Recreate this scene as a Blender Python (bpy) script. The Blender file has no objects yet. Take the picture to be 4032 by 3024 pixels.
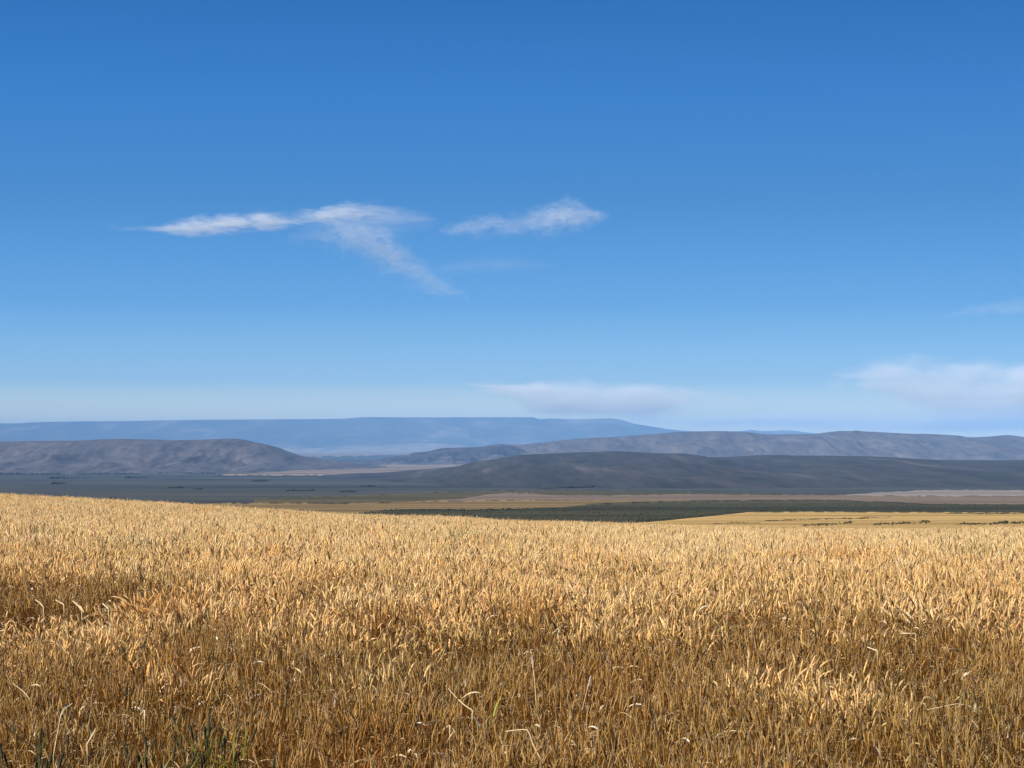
import bpy, math, random
import numpy as np
R = math.radians
rng = np.random.default_rng(7)
random.seed(7)
scene = bpy.context.scene
COL = scene.collection

# ------------------------------------------------------------------ camera
F, CX, CY, HOR = 8000.0, 2016.0, 1512.0, 1720.0
CAMZ = 1.7
PITCH = math.atan((HOR - CY) / F)
cam_d = bpy.data.cameras.new('camera'); cam = bpy.data.objects.new('camera', cam_d); COL.objects.link(cam)
cam.location = (0, 0, CAMZ); cam.rotation_euler = (math.pi / 2 + PITCH, 0, 0)
cam_d.sensor_width = 36; cam_d.lens = 36 * F / 4032
cam_d.clip_start = 0.1; cam_d.clip_end = 400000
scene.camera = cam

def ray(px, py):
    """slope of the sight line through a photo pixel: x per metre and z per metre of distance"""
    u = (np.asarray(px, float) - CX) / F; v = (CY - np.asarray(py, float)) / F
    dy = math.cos(PITCH) - v * math.sin(PITCH); dz = math.sin(PITCH) + v * math.cos(PITCH)
    return u / dy, dz / dy
def slope(py): return ray(CX, py)[1]

# ------------------------------------------------------------------ maths
def pchip(xs, ys):
    xs = np.array(xs, float); ys = np.array(ys, float)
    h = np.diff(xs); d = np.diff(ys) / h
    m = np.zeros_like(ys); m[0] = d[0]; m[-1] = d[-1]
    for i in range(1, len(xs) - 1):
        if d[i-1] * d[i] > 0:
            w1 = 2*h[i] + h[i-1]; w2 = h[i] + 2*h[i-1]
            m[i] = (w1 + w2) / (w1 / d[i-1] + w2 / d[i])
    def f(x):
        x = np.clip(np.asarray(x, float), xs[0], xs[-1])
        i = np.clip(np.searchsorted(xs, x) - 1, 0, len(h) - 1)
        t = (x - xs[i]) / h[i]
        return ((2*t**3 - 3*t**2 + 1) * ys[i] + (t**3 - 2*t**2 + t) * h[i] * m[i]
                + (-2*t**3 + 3*t**2) * ys[i+1] + (t**3 - t**2) * h[i] * m[i+1])
    return f
def _hash(i, j, s):
    n = (i.astype(np.int64) * 374761393 + j.astype(np.int64) * 668265263 + s * 1442695041) & 0x7fffffff
    n = ((n ^ (n >> 13)) * 1274126177) & 0x7fffffff
    n = ((n ^ (n >> 16)) * 2246822519) & 0x7fffffff
    return (n & 0xffffff) / float(0xffffff)
def vnoise(x, y, s=0):
    x, y = np.broadcast_arrays(np.asarray(x, float), np.asarray(y, float))
    i = np.floor(x); j = np.floor(y); fx = x - i; fy = y - j
    fx = fx*fx*fx*(fx*(fx*6-15)+10); fy = fy*fy*fy*(fy*(fy*6-15)+10)
    a = _hash(i, j, s); b = _hash(i+1, j, s); c = _hash(i, j+1, s); d = _hash(i+1, j+1, s)
    return (a + (b-a)*fx) + ((c + (d-c)*fx) - (a + (b-a)*fx)) * fy
def fbm(x, y, s=0, o=4, g=0.5):
    t = 0; a = 1; n = 0
    for k in range(o):
        t = t + a * (vnoise(x * 2**k, y * 2**k, s + 17*k) * 2 - 1); n += a; a *= g
    return t / n
def ridged(x, y, s=0, o=4):
    t = 0; a = 1; n = 0
    for k in range(o):
        t = t + a * (1 - np.abs(vnoise(x * 2**k, y * 2**k, s + 17*k) * 2 - 1)); n += a; a *= .5
    return t / n
def sstep(a, b, x):
    t = np.clip((x - a) / (b - a), 0, 1); return t*t*(3 - 2*t)

# ------------------------------------------------------------------ terrain
# the plain falls away from the viewer: where the sight line of each photo row meets it
_T = [(2110, 300), (2090, 350), (2015, 700), (1975, 1100), (1945, 1800), (1935, 2300), (1900, 4000), (1865, 7000),
      (1830, 11000), (1800, 17000), (1785, 26000), (1776, 40000), (1770, 60000)]
_py = np.array([t[0] for t in _T][::-1], float); _ly = np.log([t[1] for t in _T][::-1])
_inv = pchip(np.concatenate([_py, [2320.]]), np.concatenate([_ly, [math.log(118.)]]))
py_to_Y = lambda py: np.exp(_inv(py))
_tz = pchip(np.log([t[1] for t in _T]), [t[1] * float(slope(t[0])) for t in _T])
def plain(Y): return CAMZ + _tz(np.log(np.maximum(Y, 300)))

# skyline of the wheat field in the photo
SKY = pchip([-800, 0, 680, 1344, 1800, 2012, 2425, 2688, 3113, 3478, 3781, 4032, 4800],
            [1900, 1945, 1981, 2023, 2037, 2050, 2063, 2074, 2084, 2086, 2081, 2078, 2070])
_ny = np.log([6, 9.5, 11.5, 13.5, 16.5, 20, 30, 50, 95])
_A = pchip(_ny, [3900, 3250, 3024, 2700, 2410, 1909, 1210, 545, 0])
_B = pchip(_ny, [0, 0, 0, 0, 0, .17, .45, .75, 1])
YC = 95.0
HW = 0.93          # height of the crop
def crop_top(x, Y):
    """height of the wheat's top above datum"""
    Yn = np.clip(Y, 6, YC)
    px = CX + F * x / np.maximum(Y, 6)
    s = SKY(px)
    py = _A(np.log(Yn)) + _B(np.log(Yn)) * s
    return CAMZ + Yn * slope(py)
def ground_z(x, Y):
    x = np.asarray(x, float); Y = np.asarray(Y, float)
    near = crop_top(x, np.clip(Y, 9.5, YC)) - HW
    near = near * sstep(2.5, 9.5, Y)
    near = near + fbm(x * .35, Y * .35, 5, 3) * .05
    k = np.clip((Y - YC) / (350 - YC), 0, 1)
    e = 1 - (1 - k)**1.9
    far = plain(Y) + fbm(x / 900, Y / 900, 3, 3) * np.clip(Y * .0006, 0, 5)
    zc = crop_top(x, np.full_like(Y, YC)) - HW
    return np.where(Y < YC, near, zc + (far - zc) * e)

# ------------------------------------------------------------------ object helpers
def tag(o, label=None, cat=None, group=None, kind=None):
    if label: o['label'] = label
    if cat: o['category'] = cat
    if group: o['group'] = group
    if kind: o['kind'] = kind
    return o
def mesh_np(name, V, Fc, mat=None, smooth=True, attrs=None, mats=None, midx=None):
    V = np.asarray(V, np.float32); me = bpy.data.meshes.new(name)
    if isinstance(Fc, np.ndarray):
        n, k = Fc.shape
        idx = Fc.reshape(-1).astype(np.int32); st = (np.arange(n) * k).astype(np.int32)
    else:
        ln = np.array([len(f) for f in Fc]); st = np.concatenate([[0], np.cumsum(ln)[:-1]]).astype(np.int32)
        idx = np.array([i for f in Fc for i in f], np.int32); n = len(Fc)
    me.vertices.add(len(V)); me.vertices.foreach_set('co', V.reshape(-1))
    me.loops.add(len(idx)); me.loops.foreach_set('vertex_index', idx)
    me.polygons.add(n); me.polygons.foreach_set('loop_start', st)
    me.update(calc_edges=True)
    if smooth: me.polygons.foreach_set('use_smooth', np.ones(n, bool))
    for an, (ty, val) in (attrs or {}).items():
        at = me.attributes.new(an, ty, 'POINT')
        at.data.foreach_set('color' if ty == 'FLOAT_COLOR' else ('vector' if ty == 'FLOAT_VECTOR' else 'value'), np.asarray(val).reshape(-1))
    for m in (mats or ([mat] if mat else [])): me.materials.append(m)
    if midx is not None: me.polygons.foreach_set('material_index', np.asarray(midx, np.int32))
    me.validate()
    return me
def link(name, me, parent=None):
    o = bpy.data.objects.new(name, me); COL.objects.link(o)
    if parent: o.parent = parent
    return o
def grid_faces(nu, nv):
    i = np.arange(nu - 1)[:, None] * nv + np.arange(nv - 1)[None, :]
    i = i.reshape(-1)
    return np.stack([i, i + nv, i + nv + 1, i + 1], 1)

# ------------------------------------------------------------------ materials
class NT:
    def __init__(s, name, world=False):
        if world: s.t = world
        else:
            s.m = bpy.data.materials.new(name); s.m.use_nodes = True; s.t = s.m.node_tree
        s.t.nodes.clear()
    def n(s, ty, **k):
        nd = s.t.nodes.new(ty); ins = k.pop('i', {})
        for a, v in k.items(): setattr(nd, a, v)
        for a, v in ins.items(): s.set(nd.inputs[a], v)
        return nd
    def set(s, sock, v):
        if isinstance(v, bpy.types.NodeSocket): s.t.links.new(v, sock)
        elif isinstance(v, bpy.types.Node): s.t.links.new(v.outputs[0], sock)
        else: sock.default_value = v
    def math(s, op, a, b=0.0, c=0.0, clamp=False):
        nd = s.n('ShaderNodeMath', operation=op, use_clamp=clamp, i={0: a, 1: b}); s.set(nd.inputs[2], c); return nd.outputs[0]
    def ramp(s, fac, stops, interp='LINEAR'):
        nd = s.n('ShaderNodeValToRGB', i={0: fac}); cr = nd.color_ramp; cr.interpolation = interp
        while len(cr.elements) < len(stops): cr.elements.new(.5)
        for e, (p, c) in zip(cr.elements, stops):
            e.position = p; e.color = (*c, 1) if len(c) == 3 else c
        return nd.outputs[0]
    def mix(s, f, a, b, mode='MIX'):
        nd = s.n('ShaderNodeMix', data_type='RGBA', blend_type=mode, i={0: f}); s.set(nd.inputs[6], a); s.set(nd.inputs[7], b); return nd.outputs[2]
    def noise(s, vec, scale, detail=4, rough=.55, dist=0.0):
        return s.n('ShaderNodeTexNoise', i={'Vector': vec, 'Scale': scale, 'Detail': detail, 'Roughness': rough, 'Distortion': dist}).outputs[0]
    def mapped(s, vec, scale=(1, 1, 1), loc=(0, 0, 0)):
        return s.n('ShaderNodeMapping', i={'Vector': vec, 'Scale': scale, 'Location': loc}).outputs[0]
    def pos(s): return s.n('ShaderNodeNewGeometry').outputs['Position']
    def out(s, sh, sock='Surface'):
        o = s.n('ShaderNodeOutputMaterial'); s.t.links.new(sh.outputs[0] if isinstance(sh, bpy.types.Node) else sh, o.inputs[sock]); return s.m
def c4(c): return (*c, 1)

def land_mat(name, cols, scale, stretch=(1, 1, 1), bump=0.0, bscale=None, fine=None, lo=.35, hi=.65):
    """earth, scrub or stubble: large patches of the given base colours, broken by a finer noise"""
    m = NT(name); p = m.mapped(m.pos(), stretch)
    a = m.noise(p, scale, 6, .6, .6)
    st = [(lo + (hi - lo) * k / (len(cols) - 1), c) for k, c in enumerate(cols)]
    col = m.ramp(a, st)
    b = m.noise(p, fine or scale * 9, 4, .65)
    f = m.ramp(b, [(.3, (.62, .62, .62)), (.7, (1.35, 1.35, 1.35))])
    col = m.mix(1.0, col, f, 'MULTIPLY')
    bs = m.n('ShaderNodeBsdfPrincipled', i={'Base Color': col, 'Roughness': .95, 'Specular IOR Level': .1})
    if bump:
        bn = m.n('ShaderNodeBump', i={'Height': m.noise(m.pos(), bscale or fine or scale * 9, 5, .6), 'Distance': bump, 'Strength': 1.0})
        m.t.links.new(bn.outputs[0], bs.inputs['Normal'])
    return m.out(bs)

# ------------------------------------------------------------------ world, sun
SUN_EL, SUN_AZ = 41.0, -130.0            # azimuth measured clockwise from the view direction
SKY_TONE = [(0.0, (1.75, 1.7, 1.2)), (0.012, (1.4, 1.36, 1.17)), (0.028, (0.95, 1.04, 1.14)), (0.069, (0.419, 0.65, 1.062)), (0.1625, (0.217, 0.467, 0.861)), (0.2875, (0.147, 0.389, 0.707)), (0.4125, (0.111, 0.388, 0.743)), (0.5375, (0.078, 0.348, 0.674)), (1.0, (0.076, 0.338, 0.675))]
w = bpy.data.worlds.new('World'); scene.world = w; w.use_nodes = True
wt = NT('', w.node_tree)
sky = wt.n('ShaderNodeTexSky'); sky.sky_type = 'NISHITA'; sky.sun_disc = False
sky.sun_elevation = R(SUN_EL); sky.sun_rotation = R(SUN_AZ); sky.altitude = 600
sky.air_density = 1.0; sky.dust_density = 0.6; sky.ozone_density = 2.5
# clear dry air: deeper blue aloft than the sky model's, paler towards the horizon
zz = wt.n('ShaderNodeSeparateXYZ', i={0: wt.n('ShaderNodeTexCoord').outputs['Generated']}).outputs[2]
xx = wt.n('ShaderNodeSeparateXYZ', i={0: wt.n('ShaderNodeTexCoord').outputs['Generated']}).outputs[0]
sky_side = wt.math('MULTIPLY_ADD', xx, -.42, 1.0)
sky_c = wt.n('ShaderNodeCombineXYZ', i={0: sky_side, 1: sky_side, 2: sky_side}).outputs[0]
sky = wt.mix(1.0, sky, sky_c, 'MULTIPLY')
tone = wt.ramp(wt.math('MULTIPLY', zz, 2.5, clamp=True), SKY_TONE)
bg = wt.n('ShaderNodeBackground', i={'Color': wt.mix(1.0, sky, tone, 'MULTIPLY'), 'Strength': .10})
wo = wt.n('ShaderNodeOutputWorld'); wt.t.links.new(bg.outputs[0], wo.inputs[0])
sd = bpy.data.lights.new('sun', 'SUN'); sd.energy = 5.0; sd.angle = R(.53); sd.color = (1, .95, .87)
so = bpy.data.objects.new('sun', sd); COL.objects.link(so)
so.rotation_euler = (R(90 - SUN_EL), 0, R(180 - SUN_AZ)); so.location = (0, 0, 500)

# ------------------------------------------------------------------ ground sheet
gm = land_mat('plain_earth', [(.024, .028, .027), (.052, .055, .048), (.068, .068, .056), (.13, .115, .085)], .0022, (.30, .8, 1), fine=.012, lo=.3, hi=.75)
Yr = np.concatenate([np.linspace(-300, 2, 12), np.linspace(2.5, 30, 80), np.geomspace(30.5, 300, 90), py_to_Y(np.arange(2109, 1772, -1.6)), np.geomspace(41000, 49000, 4)])
Yr = np.unique(Yr)
tt = np.concatenate([np.linspace(-3, -.5, 20), np.linspace(-.48, .48, 360), np.linspace(.5, 3, 20)])
Yg, Tg = np.meshgrid(Yr, tt, indexing='ij')
Xg = Tg * (np.maximum(Yg, 0) * .62 + 60)
Zg = ground_z(Xg, Yg)
o = link('ground', mesh_np('ground', np.stack([Xg, Yg, Zg], -1).reshape(-1, 3), grid_faces(*Xg.shape)[:, ::-1], gm))
tag(o, 'wide dull sagebrush plain falling away below the wheat field to the far hills', kind='structure')

# straw coloured soil under the crop
ms = land_mat('straw_litter', [(.13, .062, .018), (.20, .10, .032), (.27, .15, .055)], .9, fine=14)
ys = np.linspace(8.6, 124, 200); ts_ = np.linspace(-1, 1, 90); Ys, Ts = np.meshgrid(ys, ts_, indexing='ij'); Xs = Ts * (Ys * .30 + 5)
o = link('field_soil', mesh_np('field_soil', np.stack([Xs, Ys, ground_z(Xs, Ys) + .03], -1).reshape(-1, 3), grid_faces(*Xs.shape)[:, ::-1], ms))
tag(o, 'brown soil and straw litter between the wheat stems', kind='structure')

# ------------------------------------------------------------------ fields on the plain
def poly(pts):
    a = np.array(pts, float); return pchip(a[:, 0], a[:, 1])
def field(name, top, bot, off, mat, label, step=8, wob=2.0, rows=10, seed=0):
    x0 = max(top[0][0], bot[0][0]); x1 = min(top[-1][0], bot[-1][0])
    px = np.arange(x0, x1 + 1, step); ft, fb = poly(top), poly(bot)
    n = len(px); wt_ = fbm(px / 55, np.zeros(n) + seed, 2, 4) * wob; wb_ = fbm(px / 55, np.zeros(n) + 9 + seed, 4, 4) * wob
    yt = ft(px) + wt_; yb = np.maximum(fb(px) + wb_, yt + .3)
    V = []
    ts = np.linspace(0, 1, rows)
    for k, t in enumerate(ts):
        py = yb + (yt - yb) * t; Y = py_to_Y(py)
        for _ in range(4): Y = py_to_Y(py + off * F / Y)      # the sheet's own top surface lies on the sight line
        x = ray(px, py)[0] * Y
        z = ground_z(x, Y) + off
        if k == 0 or k == rows - 1:
            V.append(np.stack([x, Y, z - off - .3], 1)) if k == 0 else None
        V.append(np.stack([x, Y, z], 1))
        if k == rows - 1: V.append(np.stack([x, Y, z - off - .3], 1))
    V = np.stack(V, 0)
    o = link(name, mesh_np(name, V.reshape(-1, 3), grid_faces(V.shape[0], V.shape[1])[:, ::-1], mat))
    return tag(o, label, kind='structure')

m_beige = land_mat('dry_valley_floor', [(.12, .09, .065), (.21, .155, .11), (.27, .205, .145)], .0016, (.3, 1.3, 1), fine=.01)
m_olive = land_mat('olive_grass', [(.045, .042, .019), (.08, .068, .030), (.12, .09, .04)], .004, (.4, 1.5, 1), fine=.03)
m_mauve = land_mat('fallow_soil', [(.13, .092, .056), (.175, .128, .082), (.22, .165, .11)], .008, (.25, 1.4, 1), fine=.04)
m_brown = land_mat('dry_grass', [(.11, .07, .027), (.19, .125, .048), (.28, .19, .08)], .010, (.2, 1.6, 1), fine=.05)
m_pale = land_mat('pale_stubble', [(.15, .12, .092), (.22, .18, .145), (.29, .245, .20)], .006, (.25, 1.5, 1), fine=.05)
m_green = land_mat('scrub_floor', [(.034, .034, .015), (.050, .048, .022), (.085, .072, .034)], .006, (.3, 1.2, 1), fine=.05)
m_gold = land_mat('golden_stubble', [(.30, .18, .055), (.46, .29, .095), (.58, .38, .14)], .016, (.18, 1.8, 1), fine=.11, bump=.3, bscale=1.2)

field('valley_floor', [(850, 1865.6), (1000, 1862), (1120, 1858), (1344, 1845), (1500, 1832), (1650, 1820), (1850, 1813), (1950, 1808)],
      [(850, 1866), (1344, 1869), (1480, 1871), (1620, 1860), (1790, 1850), (1872, 1840), (1950, 1830)], 2.0, m_beige,
      'pale beige strip of dry valley floor between the long ridge and the dark hill', wob=1.6)
field('valley_flat', [(1150, 1784), (1300, 1778), (1500, 1776), (1640, 1775)], [(1150, 1799), (1344, 1797), (1500, 1793), (1640, 1788)], 3.0, m_beige,
      'thin faded tan flat at the foot of the blue plateau', wob=2)
field('olive_field', [(1000, 1962), (1344, 1951), (1800, 1936), (2200, 1930), (2688, 1936), (3100, 1942)],
      [(1000, 1985), (1344, 1980), (1650, 1972), (1870, 1960), (2400, 1955), (3100, 1952)], .12, m_olive,
      'dark olive brown grassland strip behind the fallow rise', wob=2)
field('fallow_field', [(1600, 1974), (1700, 1968), (1800, 1962), (1870, 1953), (1960, 1943), (2040, 1940), (2110, 1941), (2160, 1946), (2400, 1948), (2688, 1944), (3100, 1946), (3360, 1947), (4300, 1949)],
      [(1600, 1976), (2000, 1974), (2688, 1972), (3300, 1976), (3660, 1988), (4300, 1990)], .24, m_mauve,
      'mauve tan fallow ground in a low rise across the middle distance', wob=1.6)
field('stubble_strip', [(3330, 1948), (3440, 1939), (3640, 1931), (3780, 1929), (4300, 1932)], [(3330, 1949), (3600, 1951), (4300, 1951)], .36, m_pale,
      'pale grey stubble strip at the foot of the dark hill', wob=2.5)
field('dry_field', [(700, 1984), (900, 1979), (1200, 1977), (1344, 1979), (1700, 1971), (2100, 1966), (2400, 1968), (2720, 1966)],
      [(700, 2020), (1000, 2030), (1453, 2030), (1600, 2012), (1890, 2010), (2194, 2004), (2377, 1986), (2720, 1974)], .36, m_brown,
      'golden brown dry field running behind the green scrub band', wob=2)
field('scrub_field', [(1340, 2026), (1453, 2014), (1587, 2003), (1890, 2003), (2100, 1999), (2194, 1996), (2377, 1978), (2688, 1969), (3100, 1966), (3500, 1974), (3660, 1983), (4300, 1985)],
      [(1340, 2062), (2480, 2070), (2688, 2046), (2868, 2026), (2949, 2018), (3113, 2016), (4300, 2020)], .48, m_green,
      'dark green band of scrub land beyond the wheat', wob=1.6)
field('golden_field', [(2380, 2078), (2480, 2061), (2688, 2041), (2790, 2032), (2868, 2023), (2949, 2015), (3113, 2013), (3300, 2013), (3700, 2015), (4300, 2016)],
      [(2380, 2260), (3000, 2300), (4300, 2300)], .6, m_gold,
      'golden stubble field curving in below the green scrub band', wob=1.5, rows=60)

# ------------------------------------------------------------------ hills
def hill(name, crest, Yc, Lf, Lb, mat, label, step=8, prof=1.0, gully=.25, gs=350, jit=0.0, seed=0, nv=56, sink=6, gy=3.2):
    a = np.array(crest, float); f = pchip(a[:, 0], a[:, 1]); px = np.arange(a[0, 0], a[-1, 0] + 1, step)
    yc = np.interp(px, *zip(*Yc)) if isinstance(Yc, list) else np.full(len(px), float(Yc))
    tx, tz = ray(px, f(px)); xc = tx * yc; zc = CAMZ + tz * yc
    zc = zc + fbm(xc / 260, np.zeros_like(xc), seed, 4) * jit
    v = np.concatenate([np.linspace(0, 1, nv), np.linspace(1, 2, 14)[1:]])
    Xv, Vv = np.meshgrid(xc, v, indexing='ij')
    Yv = yc[:, None] + np.where(Vv < 1, (Vv - 1) * Lf, (Vv - 1) * Lb)
    Yv = Yv + fbm(Xv / 1800, Vv * 0, seed + 3, 3) * Lf * .12
    base = plain(Yv) - sink
    p = np.where(Vv < 1, prof_fn(Vv, prof), 1 - (Vv - 1)**1.6)
    rise = np.maximum(zc[:, None] - base, 0)
    Z = base + (zc[:, None] - base) * p
    wx = Xv + fbm(Xv / (gs * 3), Yv / (gs * 3), seed + 8, 3) * gs * .9
    g = ridged(wx / gs, Yv / (gs * gy), seed + 1, 4) - .62
    env = np.where(Vv < 1, np.sin(np.clip(Vv, 0, 1) * math.pi)**.8, 0) * rise
    Z = Z + g * env * gully * 1.6 + fbm(Xv / (gs * .5), Yv / (gs * .5), seed + 2, 4) * env * gully * .25
    V = np.stack([Xv, Yv, Z], -1).reshape(-1, 3)
    o = link(name, mesh_np(name, V, grid_faces(*Xv.shape), mat))
    return tag(o, label, kind='structure')
def prof_fn(v, p):
    if p == 'mesa': return np.interp(v, [0, .15, .4, .62, .82, .93, 1], [0, .03, .16, .42, .78, .95, 1])
    if p == 'ridge': return np.interp(v, [0, .12, .3, .55, .8, .94, 1], [0, .04, .20, .52, .85, .97, 1])
    return np.sin(np.clip(v, 0, 1) * math.pi / 2)**p

m_mesa = land_mat('plateau_rock', [(.05, .055, .04), (.08, .075, .055), (.24, .20, .15)], .0014, (.8, .2, 2.0), fine=.008, lo=.40, hi=.70)
m_ridge = land_mat('ridge_grass', [(.036, .036, .040), (.082, .070, .069), (.100, .085, .082), (.155, .13, .115)], .006, (1, .16, 1.5), fine=.03, lo=.28, hi=.72)
m_ridge2 = land_mat('far_ridge_grass', [(.045, .045, .047), (.09, .072, .068), (.108, .088, .078), (.17, .14, .115)], .0045, (1, .16, 1.5), fine=.022, lo=.28, hi=.72)
m_knoll = land_mat('rim_rock', [(.022, .021, .022), (.055, .045, .044), (.095, .076, .068)], .006, (1, .6, 2.5), fine=.02)
m_dark = land_mat('sage_slope', [(.022, .023, .022), (.040, .038, .036), (.053, .048, .044), (.12, .10, .085)], .010, (1, .07, 1.5), fine=.05, lo=.26, hi=.76)

hill('plateau', [(-900, 1676), (0, 1668), (90, 1667), (130, 1664), (410, 1658), (600, 1655), (1000, 1652), (1344, 1650), (1444, 1643), (1600, 1644), (1900, 1643),
               (2097, 1643), (2125, 1651), (2160, 1648), (2250, 1651), (2400, 1649), (2440, 1655), (2490, 1669), (2560, 1680), (2640, 1692), (2760, 1703), (2900, 1720), (3100, 1760)],
     38000, 9000, 5000, m_mesa, 'long flat topped plateau faded blue on the horizon', prof='mesa', gully=.22, gs=1500, seed=11, step=7)
m_foot = land_mat('foothill_grass', [(.13, .12, .10), (.22, .19, .15), (.30, .25, .19)], .0016, (.8, .2, 1.5), fine=.008)
hill('foothill', [(980, 1800), (1080, 1772), (1180, 1758), (1240, 1765), (1330, 1758), (1450, 1753), (1560, 1750), (1660, 1746), (1760, 1747), (1860, 1762), (1940, 1790)],
     30000, 3500, 2500, m_foot, 'pale faded apron of foothills at the base of the blue plateau', prof='ridge', gully=.2, gs=700, seed=71, step=6)
hill('mountain', [(2600, 1720), (2690, 1701), (2800, 1704), (2900, 1699), (2930, 1696), (2960, 1693), (3000, 1697), (3040, 1696), (3100, 1694), (3180, 1703), (3300, 1712), (3500, 1725)],
     44000, 4000, 3000, m_mesa, 'small faint blue mountain peeking over the ridge', prof='ridge', gully=.2, gs=900, seed=21, step=7)
hill('ridge', [(-900, 1745), (0, 1738), (300, 1735), (450, 1728), (600, 1730), (700, 1733), (850, 1729), (930, 1727), (1000, 1740), (1060, 1753), (1100, 1770), (1150, 1788), (1240, 1807), (1344, 1822), (1460, 1838), (1560, 1860)],
     9000, 2200, 1500, m_ridge, 'long purple brown ridge with gullies ending in a blunt nose', prof='mesa', gully=.30, gs=170, seed=31, step=6, jit=2)
hill('ridge', [(1380, 1835), (1500, 1812), (1600, 1795), (1660, 1788), (1740, 1778), (1800, 1775), (1900, 1766), (1950, 1752), (2050, 1750), (2150, 1742), (2250, 1730), (2450, 1718), (2600, 1706), (2688, 1700),
               (2820, 1697), (2900, 1699), (2950, 1706), (3000, 1711), (3100, 1709), (3180, 1709), (3260, 1700), (3300, 1697), (3400, 1699), (3560, 1707), (3700, 1712), (3800, 1721), (3900, 1718), (3950, 1714), (4032, 1722), (4900, 1740)],
     13000, 2600, 2000, m_ridge2, 'rounded mauve ridge line behind the low dark hill', prof='ridge', gully=.28, gs=240, seed=41, step=6, jit=2)
hill('knoll', [(1300, 1850), (1450, 1822), (1490, 1812), (1530, 1803), (1580, 1795), (1600, 1793), (1630, 1781), (1680, 1777), (1740, 1765), (1760, 1762), (1800, 1760), (1860, 1758), (1900, 1757), (1950, 1751), (2000, 1757), (2060, 1772), (2160, 1800)],
     12300, 1300, 900, m_knoll, 'dark rocky rimmed knoll at the tip of the mauve ridge', prof='ridge', gully=.42, gs=120, seed=51, step=3, jit=11)
hill('hill', [(1180, 1886), (1344, 1873), (1460, 1868), (1620, 1853), (1700, 1848), (1790, 1838), (1872, 1818), (1951, 1808), (2042, 1793), (2134, 1787), (2285, 1781), (2407, 1776), (2480, 1778), (2565, 1783), (2688, 1786),
              (2724, 1793), (2810, 1800), (2870, 1800), (2950, 1796), (3050, 1792), (3174, 1794), (3356, 1796), (3538, 1804), (3720, 1811), (4032, 1812), (4900, 1820)],
     5600, 3100, 1600, m_dark, 'broad low dark sagebrush hill with a smooth rounded crest', prof=1.1, gully=.22, gs=200, gy=9, seed=61, step=6, jit=1)

# ------------------------------------------------------------------ haze
hz = NT('haze')
pv = hz.n('ShaderNodeVolumePrincipled', i={'Color': (.28, .56, .95, 1), 'Density': 3.4e-5, 'Anisotropy': -.35})
hz.out(pv, 'Volume')
X0, X1, Y0, Y1, Z0, Z1 = -190000., 190000., -400., 49500., -330., 372.
V = [(x, y, z) for x in (X0, X1) for y in (Y0, Y1) for z in (Z0, Z1)]
Fh = [(0, 1, 3, 2), (4, 6, 7, 5), (0, 4, 5, 1), (2, 3, 7, 6), (0, 2, 6, 4), (1, 5, 7, 3)]
tag(link('haze', mesh_np('haze', V, Fh, hz.m, smooth=False)), 'thin blue summer air softening the far hills', kind='stuff')

# ------------------------------------------------------------------ wheat
wm = NT('ripe_wheat')
at = wm.n('ShaderNodeAttribute', attribute_name='tint').outputs['Color']
ps = wm.pos()
n1 = wm.noise(wm.mapped(ps, (1, 1, .3)), .55, 3, .5)
n2 = wm.noise(ps, 9.0, 2, .5)
c = wm.mix(1.0, at, wm.ramp(n1, [(.30, (.72, .76, .70)), (.42, (1, 1, 1)), (.55, (1, 1, 1)), (.70, (.88, .68, .42))]), 'MULTIPLY')
c = wm.mix(1.0, c, wm.ramp(n2, [(.3, (.75, .72, .68)), (.7, (1.2, 1.2, 1.2))]), 'MULTIPLY')
d = wm.n('ShaderNodeBsdfPrincipled', i={'Base Color': c, 'Roughness': .5, 'Specular IOR Level': .35})
tr = wm.n('ShaderNodeBsdfTranslucent', i={'Color': c})
wm.out(wm.n('ShaderNodeMixShader', i={0: .27, 1: d, 2: tr}))

def tube(path, rad, sides):
    path = np.asarray(path, float); n = len(path)
    t = np.gradient(path, axis=0); t /= np.linalg.norm(t, axis=1)[:, None] + 1e-9
    ref = np.array([.31, .95, .05]); a = np.cross(t, ref); a /= np.linalg.norm(a, axis=1)[:, None] + 1e-9
    b = np.cross(t, a)
    ang = np.arange(sides) * 2 * math.pi / sides
    V = path[:, None] + rad[:, None, None] * (a[:, None] * np.cos(ang)[None, :, None] + b[:, None] * np.sin(ang)[None, :, None])
    Fq = []
    for i in range(n - 1):
        for k in range(sides):
            k2 = (k + 1) % sides
            Fq.append((i*sides + k, i*sides + k2, (i+1)*sides + k2, (i+1)*sides + k))
    return V.reshape(-1, 3), Fq
class Acc:
    def __init__(s): s.V = []; s.F = []; s.C = []; s.n = 0
    def add(s, V, Fq, col):
        V = np.asarray(V); s.V.append(V); s.F += [tuple(i + s.n for i in f) for f in Fq]
        col = np.asarray(col, float)
        s.C.append(np.tile(col, (len(V), 1)) if col.ndim == 1 else col); s.n += len(V)
    def mesh(s, name, mat):
        C = np.concatenate(s.C); C = np.concatenate([C, np.ones((len(C), 1))], 1)
        return mesh_np(name, np.concatenate(s.V), s.F, mat, attrs={'tint': ('FLOAT_COLOR', C)})
def ribbon(path, w, tw=0.0, up=(0, 0, 1)):
    path = np.asarray(path, float); n = len(path)
    t = np.gradient(path, axis=0); t /= np.linalg.norm(t, axis=1)[:, None] + 1e-9
    a = np.cross(t, np.array([.2, .1, 1.0])); a /= np.linalg.norm(a, axis=1)[:, None] + 1e-9
    b = np.cross(t, a); th = np.linspace(0, tw, n)[:, None]
    s = a * np.cos(th) + b * np.sin(th)
    w = np.asarray(w)[:, None]
    V = np.stack([path - s * w, path + s * w], 1).reshape(-1, 3)
    return V, [(2*i, 2*i+1, 2*i+3, 2*i+2) for i in range(n - 1)]
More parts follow.
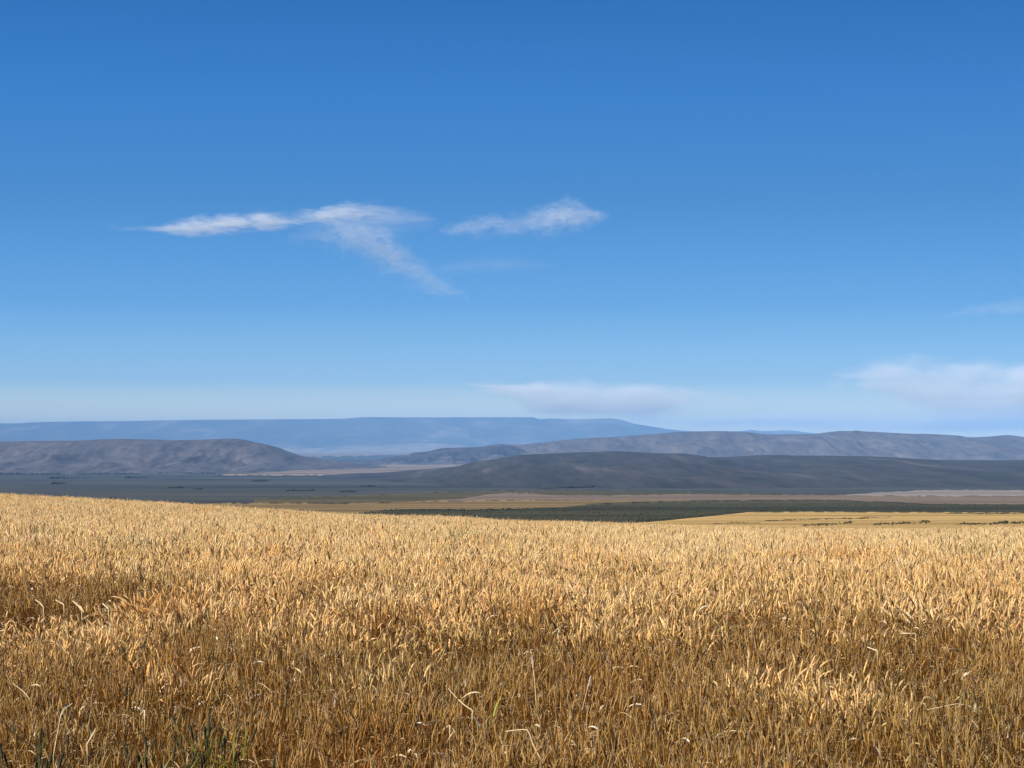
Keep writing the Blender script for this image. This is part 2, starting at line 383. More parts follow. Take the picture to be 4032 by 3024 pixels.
EAR = np.array([.84, .60, .29]); STEM = np.array([.66, .41, .13]); LOW = np.array([.42, .21, .035]); LEAF = np.array([.84, .63, .32])
def stalk(A, x, y, h, r, sides=6, rings=8, leaves=2, ear_col=EAR, stem_col=STEM, low_col=LOW, awns=4, er=.0088, el=None, nodk=1.0, ear=True):
    az = r.uniform(0, 2*math.pi); lean = abs(r.normal(0, .07)) + .02
    nod = nodk * (r.uniform(.1, 1.0) if r.random() < .7 else r.uniform(1.0, 2.2))
    br = r.uniform(.76, 1.18)
    dirv = np.array([math.cos(az), math.sin(az), 0])
    L = h; n = 6; pts = [np.array([x, y, 0.])]; ang = lean
    for k in range(1, n):
        ang = lean + nod * .45 * (k / (n - 1))**4
        pts.append(pts[-1] + L / (n - 1) * (dirv * math.sin(ang) + np.array([0, 0, math.cos(ang)])))
    V, Fq = tube(pts, np.linspace(.0021, .0013, n), 3)
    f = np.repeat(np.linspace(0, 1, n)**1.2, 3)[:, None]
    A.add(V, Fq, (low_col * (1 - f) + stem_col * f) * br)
    l = el or r.uniform(.08, .115); m = rings; e = [pts[-1]]; ear_ang = ang
    for k in range(1, m):
        ear_ang = ang + nod * .55 * (k / (m - 1))
        e.append(e[-1] + l / (m - 1) * (dirv * math.sin(ear_ang) + np.array([0, 0, math.cos(ear_ang)])))
    u = np.linspace(0, 1, m); rad = er * np.sin(np.clip(u * .93 + .07, 0, 1) * math.pi)**.45
    rad = rad * np.where(np.arange(m) % 2, 1.12, .82); rad[0] = .0015; rad[-1] = .001
    if not ear: rad = rad * .22; awns = 0
    V, Fq = tube(e, rad, sides)
    ec = ear_col * br * (1 + .18 * ((np.arange(m) % 2) - .5))[:, None]
    A.add(V, Fq, np.repeat(ec, sides, 0))
    for k in range(awns):
        i = r.integers(2, m); p = np.array(e[i]); t = np.array(e[min(i, m-1)]) - np.array(e[i-1]); t /= np.linalg.norm(t)
        q = t + r.normal(0, .28, 3); q /= np.linalg.norm(q); s = np.cross(q, r.normal(0, 1, 3)); s /= np.linalg.norm(s)
        A.add([p - s*.0008, p + s*.0008, p + q * r.uniform(.03, .065)], [(0, 1, 2)], LEAF * br)
    for k in range(leaves):
        i = r.integers(1, 5); p = pts[i]; la = r.uniform(0, 2*math.pi); dv = np.array([math.cos(la), math.sin(la), 0])
        ll = r.uniform(.08, .2); up = r.uniform(.3, 1.3); path = [p]
        for q in range(1, 6):
            path.append(path[-1] + ll / 5 * (dv * math.cos(up) + np.array([0, 0, math.sin(up)]))); up -= r.uniform(.12, .38)
        V, Fq = ribbon(path, np.array([.0026, .0034, .0032, .0027, .0018, .0005]) * r.uniform(.7, 1.15), r.uniform(-2.5, 2.5))
        A.add(V, Fq, LEAF * br * r.uniform(.8, 1.15))
    if r.random() < .02:        # a near-white flag leaf, the glint put into its colour
        la = r.uniform(0, 2*math.pi); dv = np.array([math.cos(la), math.sin(la), 0]); path = [pts[-2]]; up = r.uniform(.5, 1.2)
        for q in range(1, 6):
            path.append(path[-1] + .032 * (dv * math.cos(up) + np.array([0, 0, math.sin(up)]))); up -= r.uniform(.2, .5)
        V, Fq = ribbon(path, np.array([.004, .0075, .008, .007, .004, .001]), r.uniform(-1, 1)); A.add(V, Fq, np.array([.96, .85, .60]))

variants = []
PS = .5
def clump(k, n, hm, hsd, ear, stem, low, er, leaves, nodk, earp, awns, darkp):
    r = np.random.default_rng(100 + k); A = Acc()
    for q in range(n):
        x, y = r.uniform(-PS * .62, PS * .62, 2)
        h = max(r.normal(hm, hsd), .4)
        if r.random() < .12: h *= r.uniform(.72, .9)
        v = np.array([1, r.uniform(.93, 1.05), r.uniform(.82, 1.12)])
        if r.random() < darkp: v = v * r.uniform(.16, .36) * np.array([1, .90, .72])      # dark stalks and ears, their shaded sides put into the colour
        sv = np.array([.62, .82, .9]) if (k >= 70 and r.random() < .2) else 1.0      # a few still olive
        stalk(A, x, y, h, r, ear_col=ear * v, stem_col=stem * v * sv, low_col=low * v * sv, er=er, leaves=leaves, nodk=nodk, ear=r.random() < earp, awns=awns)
    variants.append(bpy.data.objects.new('wheat_clump', A.mesh('wheat_clump', wm.m)))
PALE = np.array([.97, .72, .345])
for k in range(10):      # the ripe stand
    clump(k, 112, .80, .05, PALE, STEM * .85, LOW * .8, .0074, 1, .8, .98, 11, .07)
for k in range(8):       # browner, with more dark ears; shaded gaps put into the low stem colours
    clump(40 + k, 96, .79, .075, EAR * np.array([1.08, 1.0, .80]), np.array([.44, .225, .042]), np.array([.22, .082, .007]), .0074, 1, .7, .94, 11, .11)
for k in range(8):       # thinner, straighter, orange-brown margin of the field, self-shadow partly put into its colours
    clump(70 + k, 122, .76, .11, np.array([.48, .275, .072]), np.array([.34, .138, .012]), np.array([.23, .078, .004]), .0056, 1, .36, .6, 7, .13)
NA, NB, NC = 10, 8, 8

P = []; row = 0
Yv = 9.7
while Yv < 122:
    half = .285 * Yv + 4.0
    xs = np.arange(-half, half, PS)
    xs = xs + rng.uniform(-.14, .14, len(xs)) + (row % 2) * PS * .5
    P.append(np.stack([xs, Yv + rng.uniform(-.14, .14, len(xs))], 1)); row += 1; Yv += PS
P = np.concatenate(P); Np = len(P)
gz = ground_z(P[:, 0], P[:, 1])
hs = 1 + .10 * fbm(P[:, 0] * .5, P[:, 1] * .4, 77, 3) + rng.normal(0, .02, Np)
leanx = .10 + .14 * fbm(P[:, 0] * .3, P[:, 1] * .3, 31, 3); leany = .10 * fbm(P[:, 0] * .3, P[:, 1] * .3, 57, 3)
rz = rng.uniform(0, 6.283, Np)
# a lean of the whole patch towards +x, whatever its own turn
rot = np.stack([rng.normal(0, .04, Np) + leany, leanx + rng.normal(0, .04, Np), rz], 1)
wob_ = 3.0 * fbm(P[:, 0] * .5, P[:, 1] * .5, 88, 3)
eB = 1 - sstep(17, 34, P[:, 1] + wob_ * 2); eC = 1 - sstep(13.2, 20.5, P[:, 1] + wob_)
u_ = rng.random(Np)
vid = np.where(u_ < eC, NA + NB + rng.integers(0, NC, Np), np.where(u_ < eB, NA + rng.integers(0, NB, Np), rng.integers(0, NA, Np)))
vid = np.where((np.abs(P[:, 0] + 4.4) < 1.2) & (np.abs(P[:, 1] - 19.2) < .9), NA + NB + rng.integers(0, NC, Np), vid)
# thin sunken hollows
for hx, hy, rx, ry, am in [(-4.35, 17.6, 1.05, 1.15, .55), (-.6, 15.6, .5, .6, .2), (3.0, 14.2, .8, .5, .22), (1.2, 20.5, .9, 1.2, .16), (5.2, 17.0, .8, .9, .15), (-2.2, 13.4, .7, .5, .2)]:
    hs = hs * (1 - am * np.exp(-(((P[:, 0] - hx) / rx)**2 + ((P[:, 1] - hy) / ry)**2)))
for wx, wy, wr, wa in [(640, 2925, .22, .35), (800, 2860, .42, .62), (130, 2930, .36, .62), (290, 2990, .25, .4), (1080, 2970, .25, .35), (1990, 2700, .25, .25), (3560, 2910, .2, .3)]:
    Yt = np.linspace(9.6, 20, 400); yw = Yt[np.argmin(np.abs(_A(np.log(Yt)) - wy))]; xw = (wx - CX) / F * yw
    hs = hs * (1 - wa * np.exp(-(((P[:, 0] - xw) / wr)**2 + ((P[:, 1] - yw + .45) / .6)**2)))
sc = np.stack([np.ones(Np), np.ones(Np), hs], 1)
me = mesh_np('wheat_crop', np.stack([P[:, 0], P[:, 1], gz - .01], 1), np.zeros((0, 3), int), None,
             attrs={'vid': ('INT', vid.astype(np.int32)), 'rot': ('FLOAT_VECTOR', rot.astype(np.float32)), 'scl': ('FLOAT_VECTOR', sc.astype(np.float32))})
crop = link('wheat_crop', me)
tag(crop, 'ripe golden wheat standing thick across the whole field', kind='stuff')
ng = bpy.data.node_groups.new('crop_scatter', 'GeometryNodeTree')
ng.interface.new_socket('Geometry', in_out='INPUT', socket_type='NodeSocketGeometry'); ng.interface.new_socket('Geometry', in_out='OUTPUT', socket_type='NodeSocketGeometry')
gi = ng.nodes.new('NodeGroupInput'); go = ng.nodes.new('NodeGroupOutput')
jn = ng.nodes.new('GeometryNodeJoinGeometry')
for v in variants[::-1]:      # a multi-input socket reads its links last to first
    oi = ng.nodes.new('GeometryNodeObjectInfo'); oi.inputs['Object'].default_value = v; oi.inputs['As Instance'].default_value = False
    g2 = ng.nodes.new('GeometryNodeGeometryToInstance'); ng.links.new(oi.outputs['Geometry'], g2.inputs[0]); ng.links.new(g2.outputs[0], jn.inputs[0])
def named(n, ty):
    a = ng.nodes.new('GeometryNodeInputNamedAttribute'); a.data_type = ty; a.inputs[0].default_value = n; return a.outputs[0]
ip = ng.nodes.new('GeometryNodeInstanceOnPoints')
ng.links.new(gi.outputs[0], ip.inputs['Points']); ng.links.new(jn.outputs[0], ip.inputs['Instance']); ip.inputs['Pick Instance'].default_value = True
ng.links.new(named('vid', 'INT'), ip.inputs['Instance Index'])
er = ng.nodes.new('FunctionNodeEulerToRotation'); ng.links.new(named('rot', 'FLOAT_VECTOR'), er.inputs[0]); ng.links.new(er.outputs[0], ip.inputs['Rotation'])
ng.links.new(named('scl', 'FLOAT_VECTOR'), ip.inputs['Scale'])
ng.links.new(ip.outputs[0], go.inputs[0])
md = crop.modifiers.new('scatter', 'NODES'); md.node_group = ng

# ------------------------------------------------------------------ clouds
def fcurve(m, fac, xs, ys):
    nd = m.n('ShaderNodeFloatCurve', i={1: fac}); cu = nd.mapping.curves[0]
    while len(cu.points) < len(xs): cu.points.new(.5, .5)
    for p, a, b in zip(cu.points, xs, ys): p.location = (a, b)
    nd.mapping.use_clip = False; nd.mapping.update()
    return nd.outputs[0]
def cloud(pts, D, dens, depth, label, seed, grain=(420., 90.), cut=.5, rough=.6, warpk=1.5, soft=1.9, fray=3.4):
    a = np.array(pts, float); a[:, 2] *= 1.28; tx, tz = ray(a[:, 0], a[:, 1])
    xw = tx * D; zw = CAMZ + tz * D; h = a[:, 2] / F * D; dn = a[:, 3]
    xm, zm = (xw[0] + xw[-1]) / 2, zw.mean(); L = xw[-1] - xw[0]
    t = (xw - xw[0]) / L; zr = max(np.ptp(zw), 1.) * 1.2; hmax = h.max()
    fz, fh = pchip(t, zw - zm), pchip(t, h)
    tt_ = np.linspace(0, 1, 60); ns = 16; an = np.arange(ns) * 2 * math.pi / ns
    X = (tt_ - .5)[:, None] * L + 0 * an[None]; hh = fh(tt_)[:, None] * 1.1 + hmax * warpk * .3
    Y = np.cos(an)[None] * depth * 1.05 * (np.sqrt(np.clip(np.sin(tt_ * math.pi), .02, 1)))[:, None]; Z = fz(tt_)[:, None] + np.sin(an)[None] * hh
    V = np.stack([X, Y, Z], -1).reshape(-1, 3); Fq = []
    for i in range(59):
        for k in range(ns): k2 = (k + 1) % ns; Fq.append((i*ns + k2, (i+1)*ns + k2, (i+1)*ns + k, i*ns + k))
    Fq.append(tuple(range(ns))[::-1]); Fq.append(tuple(59*ns + k for k in range(ns)))
    m = NT('cloud_ice'); oc = m.n('ShaderNodeTexCoord').outputs['Object']
    sp = m.n('ShaderNodeSeparateXYZ', i={0: oc}).outputs
    tn = m.math('MULTIPLY_ADD', sp[0], 1 / L, .5, clamp=True)
    wv = m.mapped(oc, (1 / (grain[0] * 1.6), 1 / (grain[0] * 1.6), 1 / (grain[1] * 1.8)), (seed * 2.1, 0, seed * .7))
    warp = m.math('MULTIPLY', m.math('SUBTRACT', m.noise(wv, 1.0, 5, .6, .4), .5), warpk * hmax)
    zc = m.math('ADD', m.math('MULTIPLY_ADD', fcurve(m, tn, t, (zw - zm) / zr + .5), zr, -.5 * zr), warp)
    hc = m.math('MULTIPLY', fcurve(m, tn, t, h / hmax), hmax)
    dc = fcurve(m, tn, t, dn)
    q1 = m.math('POWER', m.math('ABSOLUTE', m.math('DIVIDE', m.math('SUBTRACT', sp[2], zc), hc)), 2.0)
    q2 = m.math('POWER', m.math('ABSOLUTE', m.math('DIVIDE', sp[1], depth)), 2.0)
    q = m.math('SUBTRACT', m.math('SUBTRACT', 1.0, q1), q2, clamp=True)
    v = m.mapped(oc, (1 / grain[0], 1 / grain[0], 1 / grain[1]), (seed * 3.7, seed * 1.3, 0))
    nz = m.noise(v, 1.0, 6, rough, .8)
    g = m.math('MULTIPLY_ADD', m.math('SUBTRACT', nz, cut), fray, m.math('MULTIPLY_ADD', q, 1.5, -.45))
    den = m.math('MULTIPLY', m.math('MULTIPLY', m.math('MULTIPLY', m.math('MAXIMUM', g, 0.0), m.math('POWER', q, soft)), dc), dens / depth)
    vol = m.n('ShaderNodeVolumePrincipled', i={'Color': (1, 1, 1, 1), 'Density': den, 'Anisotropy': -.2})
    m.out(vol, 'Volume')
    o = link('cloud', mesh_np('cloud', V, Fq, m.m, smooth=True)); o.location = (xm, D, zm)
    return tag(o, label, 'cloud')
cloud([(400, 893, 10, .04), (560, 901, 14, .15), (640, 902, 24, .5), (740, 896, 42, 1.0), (900, 880, 48, 1.0), (1100, 866, 46, .8), (1190, 860, 34, .55), (1300, 848, 42, .75), (1440, 838, 50, .45), (1580, 846, 40, .2), (1720, 862, 12, .1)],
      25000, 1.25, 260, 'long bright white streak of cloud, highest and longest on the left of the sky', 1, grain=(300., 75.), warpk=1.0, rough=.70, cut=.51, fray=5.0)
cloud([(1100, 948, 8, .1), (1270, 930, 44, .35), (1380, 925, 92, .8), (1490, 970, 108, 1.0), (1600, 1040, 92, .8), (1710, 1110, 56, .5), (1850, 1175, 12, .15)],
      25400, .54, 300, 'feathery tail of cloud trailing down to the right below the long streak', 2, grain=(150., 80.), warpk=1.1, rough=.72, cut=.52, fray=5.5)
cloud([(1720, 908, 8, .2), (1850, 896, 46, .5), (1950, 886, 50, .5), (2050, 880, 50, .5), (2130, 866, 70, .8), (2220, 852, 80, .9), (2300, 848, 58, .75), (2400, 850, 12, .3)],
      25200, .58, 260, 'small ragged wisp of cloud to the right of the long streak', 3, grain=(150., 70.), warpk=1.0, rough=.72, cut=.52, fray=5.5)
cloud([(1640, 1075, 8, .2), (1780, 1056, 34, .7), (1920, 1046, 40, .8), (2060, 1044, 30, .6), (2200, 1042, 8, .2)],
      25600, .11, 260, 'very faint veil of cloud to the right of the trailing tail', 8, grain=(260., 80.), warpk=1.0, rough=.7)
cloud([(1150, 905, 10, .2), (1280, 890, 56, .7), (1420, 880, 70, .9), (1560, 880, 56, .7), (1740, 880, 10, .2)],
      25800, .13, 280, 'faint veil of cloud between the long streak and its trailing tail', 9, grain=(220., 80.), warpk=1.0, rough=.7)
cloud([(1820, 1505, 8, .1), (1960, 1525, 30, .5), (2100, 1560, 62, .9), (2300, 1586, 92, .9), (2500, 1588, 92, .9), (2640, 1578, 66, .6), (2800, 1566, 30, .2), (2950, 1572, 8, .1)],
      72000, 1.7, 900, 'low pale bank of cloud just above the blue plateau', 4, grain=(2400., 520.), cut=.48, rough=.64, fray=3.0)
cloud([(3250, 1500, 20, .05), (3420, 1478, 50, .35), (3560, 1500, 90, .6), (3720, 1545, 140, .8), (3900, 1555, 165, 1.0), (4150, 1555, 170, 1.0), (4500, 1550, 40, .3)],
      72600, 1.7, 1000, 'largest pale bank of cloud above the ridge at the right edge', 5, grain=(2600., 800.), cut=.48, rough=.64, fray=3.0)
cloud([(2700, 1678, 8, .2), (3000, 1662, 36, .6), (3300, 1665, 40, .6), (3600, 1680, 36, .5), (4000, 1672, 40, .6), (4400, 1675, 10, .2)],
      73400, 1.2, 900, 'thin low veil of cloud lying along the top of the mauve ridge', 6, grain=(3000., 500.), cut=.48, rough=.64, fray=3.0)
cloud([(3700, 1250, 6, .2), (3880, 1218, 30, .6), (4032, 1202, 40, .8), (4250, 1195, 10, .3)],
      26000, .16, 300, 'barely visible veil of cloud half way up the sky at the right edge', 7, grain=(400., 120.), cut=.46)

# ------------------------------------------------------------------ trees and brush far off
def icos():
    p = (1 + 5**.5) / 2
    v = np.array([(-1, p, 0), (1, p, 0), (-1, -p, 0), (1, -p, 0), (0, -1, p), (0, 1, p), (0, -1, -p), (0, 1, -p), (p, 0, -1), (p, 0, 1), (-p, 0, -1), (-p, 0, 1)]) / math.hypot(1, p)
    f = np.array([(0, 11, 5), (0, 5, 1), (0, 1, 7), (0, 7, 10), (0, 10, 11), (1, 5, 9), (5, 11, 4), (11, 10, 2), (10, 7, 6), (7, 1, 8), (3, 9, 4), (3, 4, 2), (3, 2, 6), (3, 6, 8), (3, 8, 9), (4, 9, 5), (2, 4, 11), (6, 2, 10), (8, 6, 7), (9, 8, 1)])
    return v, f
IV, IF = icos()
def blobs(C, S, r):
    n = len(C); k = r.uniform(.7, 1.25, (n, 12, 1))
    V = C[:, None] + IV[None] * S[:, None] * k
    Fc = IF[None] + (np.arange(n) * 12)[:, None, None]
    return V.reshape(-1, 3), Fc.reshape(-1, 3)
m_tree = land_mat('far_tree_leaves', [(.022, .028, .020), (.034, .042, .028), (.05, .058, .036)], .05, fine=.4)
m_brush = land_mat('brush_leaves', [(.034, .035, .015), (.048, .046, .021), (.075, .066, .030)], .3, fine=2)
def row_of(name, x0, x1, y0, y1, hpx, label, mat, thick, seed, kind='stuff', cat=None, bend=0, dens=1.0, lift=0.0):
    r = np.random.default_rng(seed); Y0_ = float(py_to_Y((y0 + y1) / 2)); hm = hpx / F * Y0_
    L = abs(ray(x1, 0)[0] - ray(x0, 0)[0]) * Y0_
    n = int(max(6, dens * L / (hm * .35))); n = min(n, 900); u = r.random(n)
    py = y0 + (y1 - y0) * u + bend * np.sin(u * 7 + seed) + r.normal(0, thick, n); Y = py_to_Y(py); x = ray(x0 + (x1 - x0) * u, py)[0] * Y
    hv = hm * (.55 + .6 * vnoise(u * L / hm / 5, u * 0, seed)) * r.uniform(.6, 1.1, n) * np.clip(np.sin(u * math.pi) * 4, .4, 1)
    C = np.stack([x, Y, ground_z(x, Y) + lift + hv * .45], 1); S = np.stack([hv * .6, hv * .6, hv * .55], 1)
    V, Fc = blobs(C, S, r)
    return tag(link(name, mesh_np(name, V, Fc, mat)), label, cat, kind=kind)
rows = [(-60, 255, 1869, 1867, 8, 'dark row of trees at the left edge under the long ridge'), (300, 440, 1868, 1866, 6, 'short thin row of trees below the middle of the long ridge'),
        (440, 560, 1867, 1866, 7, 'dark row of trees beside the thin one under the long ridge'), (600, 860, 1865, 1864, 7, 'longest straight row of trees along the foot of the long ridge'),
        (190, 355, 1886, 1885, 9, 'thick dark row of trees on the plain at the left, in front of the ridge foot'), (490, 592, 1884, 1882, 10, 'dark row of trees ending in a tall clump on the plain'),
        (200, 262, 1906, 1905, 9, 'short dark clump of trees low on the plain at the left'), (655, 725, 1923, 1922, 9, 'small dark grove on the plain above the wheat'),
        (755, 800, 1928, 1927, 8, 'smallest dark grove, to the right of another above the wheat'), (405, 460, 1961, 1961, 8, 'dark low trees touching the wheat skyline at the left'),
        (985, 1065, 1897, 1896, 8, 'dark grove alone in the middle of the plain'), (1120, 1240, 1934, 1933, 8, 'long low dark grove at the near side of the plain'),
        (1335, 1410, 1938, 1938, 8, 'dark grove beside the olive grassland'), (1415, 1480, 1916, 1915, 8, 'dark grove below the spur of the dark hill'),
        (2120, 2360, 1926, 1920, 9, 'bushy tree line at the foot of the dark hill')]
for k, (a0, a1, b0, b1, hp, lb) in enumerate(rows):
    row_of('tree_line', a0, a1, b0, b1, hp * 1.0, lb, m_tree, .35, 300 + k, dens=1.6)
brush = [(3150, 3365, 2083, 2067, 9, 'dark brush strip slanting up near the front of the golden field'), (3430, 3670, 2077, 2064, 10, 'dark brush strip right of another, slanting up across the golden field'),
         (3755, 4100, 2075, 2067, 12, 'broadest dark green brush strip at the right of the golden field'), (2990, 3450, 2059, 2047, 6, 'thin weedy line along the middle of the golden field'),
         (2800, 3010, 2072, 2067, 5, 'thin dark weedy line at the left end of the golden field'), (3380, 3520, 2046, 2042, 5, 'short faint weedy line high in the golden field'),
         (3700, 4080, 2030, 2027, 5, 'thin weedy line near the top right of the golden field'), (2470, 2950, 2064, 2017, 7, 'dark bushy margin between the golden field and the scrub band'),
         (2950, 3120, 2014, 2012, 6, 'short dark bushy margin at the top of the golden field'), (3510, 3720, 2016, 2016, 6, 'low bushes on the top margin of the golden field')]
for k, (a0, a1, b0, b1, hp, lb) in enumerate(brush):
    row_of('brush', a0, a1, b0, b1, hp * .7, lb, m_brush, 2.4 if hp > 8 else 1.0, 400 + k, bend=1.2, dens=1.6, lift=.55)
r = np.random.default_rng(5); n = 3600
pyv = r.uniform(1978, 2060, n); pxv = r.uniform(1380, 4200, n)
ft = poly([(1340, 2030), (1453, 2017), (1587, 2006), (1890, 2006), (2100, 2002), (2194, 1999), (2377, 1982), (2688, 1973), (3100, 1970), (3500, 1978), (3660, 1986), (4300, 1988)])
fb = poly([(1340, 2060), (2480, 2062), (2688, 2040), (2868, 2022), (2949, 2014), (4300, 2015)])
ok = (pyv > ft(pxv)) & (pyv < fb(pxv)) & (vnoise(pxv / 60, pyv / 5, 3) > .35); pyv, pxv = pyv[ok], pxv[ok]
Yb = py_to_Y(pyv); xb = ray(pxv, pyv)[0] * Yb; hb = r.uniform(.10, .26, len(Yb))
V, Fc = blobs(np.stack([xb, Yb, ground_z(xb, Yb) + .48 + hb * .3], 1), np.stack([hb * 2.2, hb * 1.8, hb * .8], 1), r)
tag(link('scrub', mesh_np('scrub', V, Fc, m_brush)), 'low dark green bushes covering the scrub band', kind='stuff')

# ------------------------------------------------------------------ plants that stand out of the wheat
def spot(px, py):
    """where the sight line through a photo pixel meets the top of the crop"""
    Yt = np.linspace(9.6, 90, 4000); s_ = SKY(px); pyt = _A(np.log(Yt)) + _B(np.log(Yt)) * s_
    i = int(np.argmin(np.abs(pyt - py))); Y = Yt[i]; x = float(ray(px, py)[0] * Y)
    return x, float(Y), float(ground_z(x, Y)), float(CAMZ + ray(px, py)[1] * Y)
def plant_mat(name, col, var=.3, rough=.55, trans=.25):
    m = NT(name); nz = m.noise(m.pos(), 14, 3, .6)
    c = m.mix(1.0, c4(col), m.ramp(nz, [(.3, (1 - var,) * 3), (.7, (1 + var,) * 3)]), 'MULTIPLY')
    return m.out(m.n('ShaderNodeMixShader', i={0: trans, 1: m.n('ShaderNodeBsdfPrincipled', i={'Base Color': c, 'Roughness': rough}), 2: m.n('ShaderNodeBsdfTranslucent', i={'Color': c})}))
mg_stem = plant_mat('green_stem', (.12, .13, .03)); mg_head = plant_mat('unripe_head', (.045, .045, .013), rough=.95, trans=.1); mg_leaf = plant_mat('green_leaf', (.15, .16, .028)); mg_leaf2 = plant_mat('yellow_green_leaf', (.36, .33, .03))
mg_straw = plant_mat('bleached_straw', (.74, .57, .30), .2, .4, .2); mg_fluff = plant_mat('pale_seed_fluff', (.74, .66, .54), .15, .7, .4)
class Plain(Acc):
    def mesh(s, name, mat): return mesh_np(name, np.concatenate(s.V), s.F, mat)
def bow(p0, az, h, lean, bend, n=8):
    dv = np.array([math.cos(az), math.sin(az), 0]); p = [np.array(p0, float)]
    for k in range(1, n):
        a_ = lean + bend * (k / (n - 1))**2
        p.append(p[-1] + h / (n - 1) * (dv * math.sin(a_) + np.array([0, 0, math.cos(a_)])))
    return np.array(p)
def weed(px, py, nst, spread, extra, leafmat, label, seed, headl=(.09, .13)):
    """a late green tussock: stems, leaves and a dark seed head on each stem; its tips reach the photo pixel"""
    r = np.random.default_rng(seed); x, Y, zg, zt = spot(px, py)
    root = bpy.data.objects.new('green_weed', None); COL.objects.link(root); root.location = (x, Y, zg - .01)
    tag(root, label, 'weed', 'green weeds among the wheat')
    H = zt - zg + extra; S = Plain(); Lf = Plain(); heads = []
    for k in range(nst):
        az = r.uniform(0, 6.283); b0 = np.append(r.normal(0, spread * .5, 2), 0); h = H * r.uniform(.72, 1.0)
        pth = bow(b0, az, h - .1, r.uniform(.02, .14) + spread * .25, r.uniform(0, .35))
        V, Fq = tube(pth, np.linspace(.0035, .0022, len(pth)), 5); S.add(V, Fq, np.zeros(3))
        t = pth[-1] - pth[-2]; t /= np.linalg.norm(t); l = r.uniform(*headl)
        e = [pth[-1] + t * l * u + np.array([0, 0, -.01 * u * u]) for u in np.linspace(0, 1, 9)]
        rad = .0085 * np.sin(np.clip(np.linspace(.07, 1, 9), 0, 1) * math.pi)**.5 * np.where(np.arange(9) % 2, 1.12, .86); rad[-1] = .001
        B = Plain(); B.add(*tube(e, rad, 7), np.zeros(3)); heads.append(B)
        for q in range(4):
            i = r.integers(1, 7); la = r.uniform(0, 6.283)
            p = bow(pth[i], la, r.uniform(.16, .34), r.uniform(.2, .6), r.uniform(.4, 1.5), 9)
            wv = np.sin(np.clip(np.linspace(.12, 1, 9), 0, 1) * math.pi)**.6 * .0062; Lf.add(*ribbon(p, wv, r.uniform(-1.5, 1.5)), np.zeros(3))
    link('stem', S.mesh('stem', mg_stem), root); link('leaves', Lf.mesh('leaves', leafmat), root)
    for B in heads: link('seed_head', B.mesh('seed_head', mg_head), root)
weed(640, 2905, 9, .07, .06, mg_leaf, 'dark green weed at the left of the yellow green pair near the bottom', 1)
weed(790, 2815, 15, .10, .05, mg_leaf, 'taller dark green tussock in the middle of the green patch near the bottom', 2)
weed(870, 2845, 10, .08, .06, mg_leaf2, 'bright yellow green weed at the right of the dark tussock near the bottom', 3)
weed(130, 2905, 14, .10, .06, mg_leaf, 'dark green weed tussock in the bottom left corner', 4)
weed(290, 2965, 9, .10, .04, mg_leaf, 'low dark weed to the right of the corner tussock', 5)
weed(1080, 2950, 7, .08, .02, mg_leaf2, 'small olive weed at the bottom, right of the green patch', 6)
weed(1990, 2690, 5, .09, .04, mg_leaf2, 'olive green weed in the middle of the wheat margin', 7, (.07, .1))
weed(540, 2520, 5, .10, .02, mg_leaf, 'dusty olive weed up the slope at the left among pale ears', 8, (.07, .1))
weed(1700, 2620, 5, .10, .03, mg_leaf, 'dark olive weed just left of the middle, above the margin', 9, (.07, .1))
weed(3560, 2900, 4, .08, .02, mg_leaf, 'dark weed low down at the right of the wheat margin', 10, (.08, .1))

def straw(pts, label, wid=.0042, head=None, up=.03):
    """a bleached broken straw lying in the tops of the wheat along a run of photo pixels"""
    P3 = []
    for k, (px, py) in enumerate(pts):
        x, Y, zg, zt = spot(px, py); P3.append((x, Y, zt + up))
    Ym = np.mean([p[1] for p in P3])
    P3 = np.array([(float(ray(px, py)[0] * Ym), Ym - .05 * k, CAMZ + float(ray(px, py)[1] * Ym)) for k, (px, py) in enumerate(pts)])
    base = np.array([P3[-1][0], P3[-1][1] + .05, float(ground_z(P3[-1][0], P3[-1][1] + .05)) - .01])
    t = np.linspace(0, 1, 5 * len(P3)); idx = np.linspace(0, 1, len(P3))
    path = np.stack([pchip(idx, P3[:, i])(t) for i in range(3)], 1)
    path = np.concatenate([path, path[-1] + (base - path[-1]) * np.linspace(.1, 1, 8)[:, None]])
    root = bpy.data.objects.new('broken_straw', None); COL.objects.link(root); root.location = tuple(base)
    tag(root, label, 'straw', 'bleached straws standing out of the wheat')
    A = Plain(); A.add(*tube(path - base, np.where(np.arange(len(path)) < 5 * len(P3), wid * .72, .0016), 6), np.zeros(3)); link('stem', A.mesh('stem', mg_straw), root)
    A = Plain(); rr = np.random.default_rng(len(label)); d0 = (path[0] - path[3]); d0 /= np.linalg.norm(d0)
    if head:
        for u in np.linspace(0, 1, 16):
            c = path[0] + d0 * head * u - base
            for q in range(5):
                v = rr.normal(0, 1, 3); v[2] = abs(v[2]) * .5; v = v / np.linalg.norm(v) * .5 + d0; v /= np.linalg.norm(v); sd = np.cross(v, rr.normal(0, 1, 3)); sd /= np.linalg.norm(sd)
                l = .019 * math.sin(math.pi * (.15 + .8 * u)); A.add([c, c + v * l * .5 + sd * .0035, c + v * l, c + v * l * .5 - sd * .0035], [(0, 1, 2, 3)], np.zeros(3))
        link('seed_head', A.mesh('seed_head', mg_fluff), root)
    else:
        p = bow(path[len(P3) * 2] - base, rr.uniform(0, 6.28), .16, .8, 1.2, 8)
        A.add(*ribbon(p, np.sin(np.linspace(.15, 1, 8) * math.pi)**.6 * .007, 1.2), np.zeros(3)); link('leaf', A.mesh('leaf', mg_straw), root)
straw([(2100, 2640), (2106, 2690), (2110, 2760)], 'white feathery seed head standing straight up right of the middle of the wheat margin', .0035, .16)
straw([(2312, 2716), (2300, 2755), (2290, 2790)], 'pale beaded seed head to the right of the white feathery one', .003, .11)
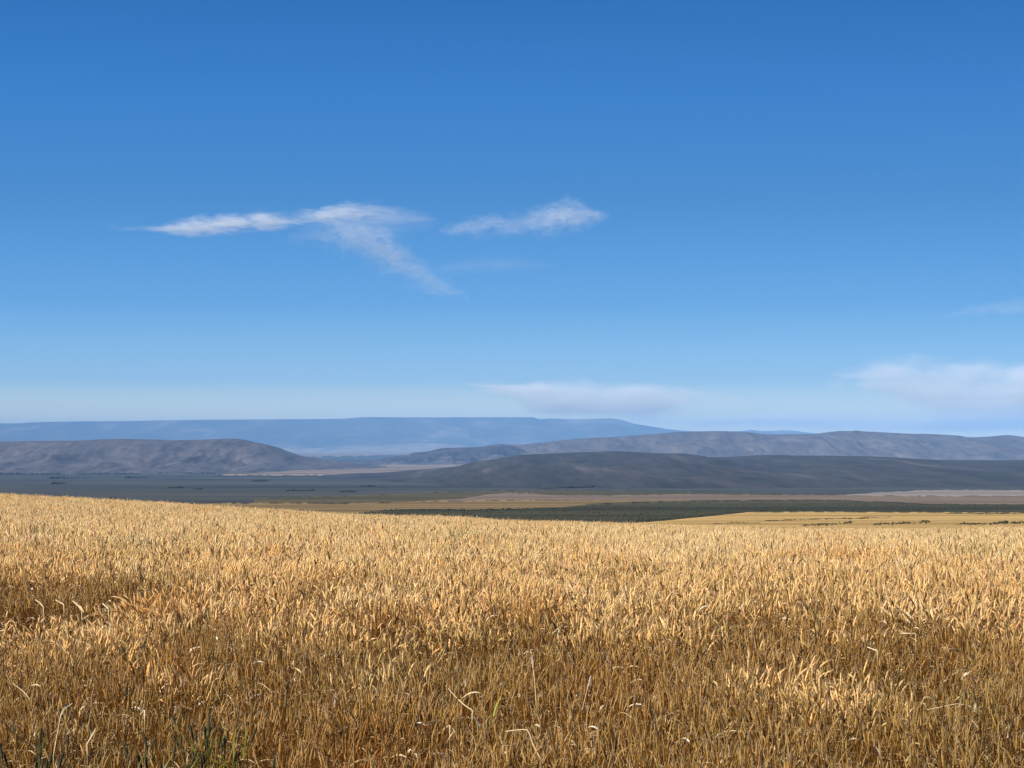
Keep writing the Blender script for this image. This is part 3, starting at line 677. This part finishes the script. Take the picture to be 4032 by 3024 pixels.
straw([(1755, 2700), (1800, 2745), (1835, 2772), (1862, 2785)], 'bright straw bowed like a sagging arc near the middle', .0048)
straw([(1990, 2880), (2070, 2868), (2100, 2925), (2130, 2980)], 'golden straw broken in a sharp tent shape at the bottom', .0045)
straw([(1745, 2875), (1772, 2850)], 'short bright slanting straw left of the broken tent shaped one', .006)
straw([(50, 2690), (105, 2725), (130, 2745)], 'thin pale straw sloping down at the left edge above the dark weeds', .0035)
straw([(285, 2770), (252, 2800), (240, 2880), (232, 2960)], 'tall pale straw with a bent over tip in the lower left', .0045)
straw([(376, 2875), (350, 2925)], 'stout slanting straw with a dark underside in the lower left', .008)
straw([(555, 2812), (575, 2792)], 'short bright slanting straw above the green weeds', .007)
straw([(3650, 2795), (3770, 2765)], 'thin pale straw rising to the right in the lower right corner', .0035)
straw([(140, 2362), (160, 2370), (182, 2386)], 'bright bent straw first in the glinting patch below the brown hollow', .0075)
straw([(220, 2363), (240, 2369), (262, 2377)], 'bright level straw in the middle of the glinting patch below the brown hollow', .0075)
straw([(287, 2367), (310, 2380), (332, 2400)], 'brightest bowed straw at the right end of the glinting patch', .0085)
straw([(405, 2377), (432, 2395)], 'bright leaning straw to the right of the glinting patch', .0085)
straw([(1060, 2345), (1090, 2365)], 'bright straw alone on the slope right of the glinting patch', .0075)
straw([(2175, 2495), (2200, 2470)], 'bright slanting straw in the upper margin near the middle', .007)
straw([(3415, 2548), (3450, 2560)], 'bright level straw on the right among pale ears', .0075)
straw([(3548, 2494), (3600, 2492)], 'bright flat straw high on the right of the wheat margin', .0075)

# ------------------------------------------------------------------ render settings
scene.render.engine = 'CYCLES'
cy = scene.cycles
cy.max_bounces = 8; cy.diffuse_bounces = 4; cy.glossy_bounces = 2; cy.transmission_bounces = 3; cy.transparent_max_bounces = 8; cy.volume_bounces = 2
cy.use_denoising = True
try: cy.denoiser = 'OPENIMAGEDENOISE'
except Exception: pass
cy.sample_clamp_indirect = 6
vs = scene.view_settings
scene.display_settings.display_device = 'sRGB'
vs.view_transform = 'Standard'; vs.look = 'None'; vs.gamma = 1; vs.exposure = .40; vs.use_curve_mapping = False
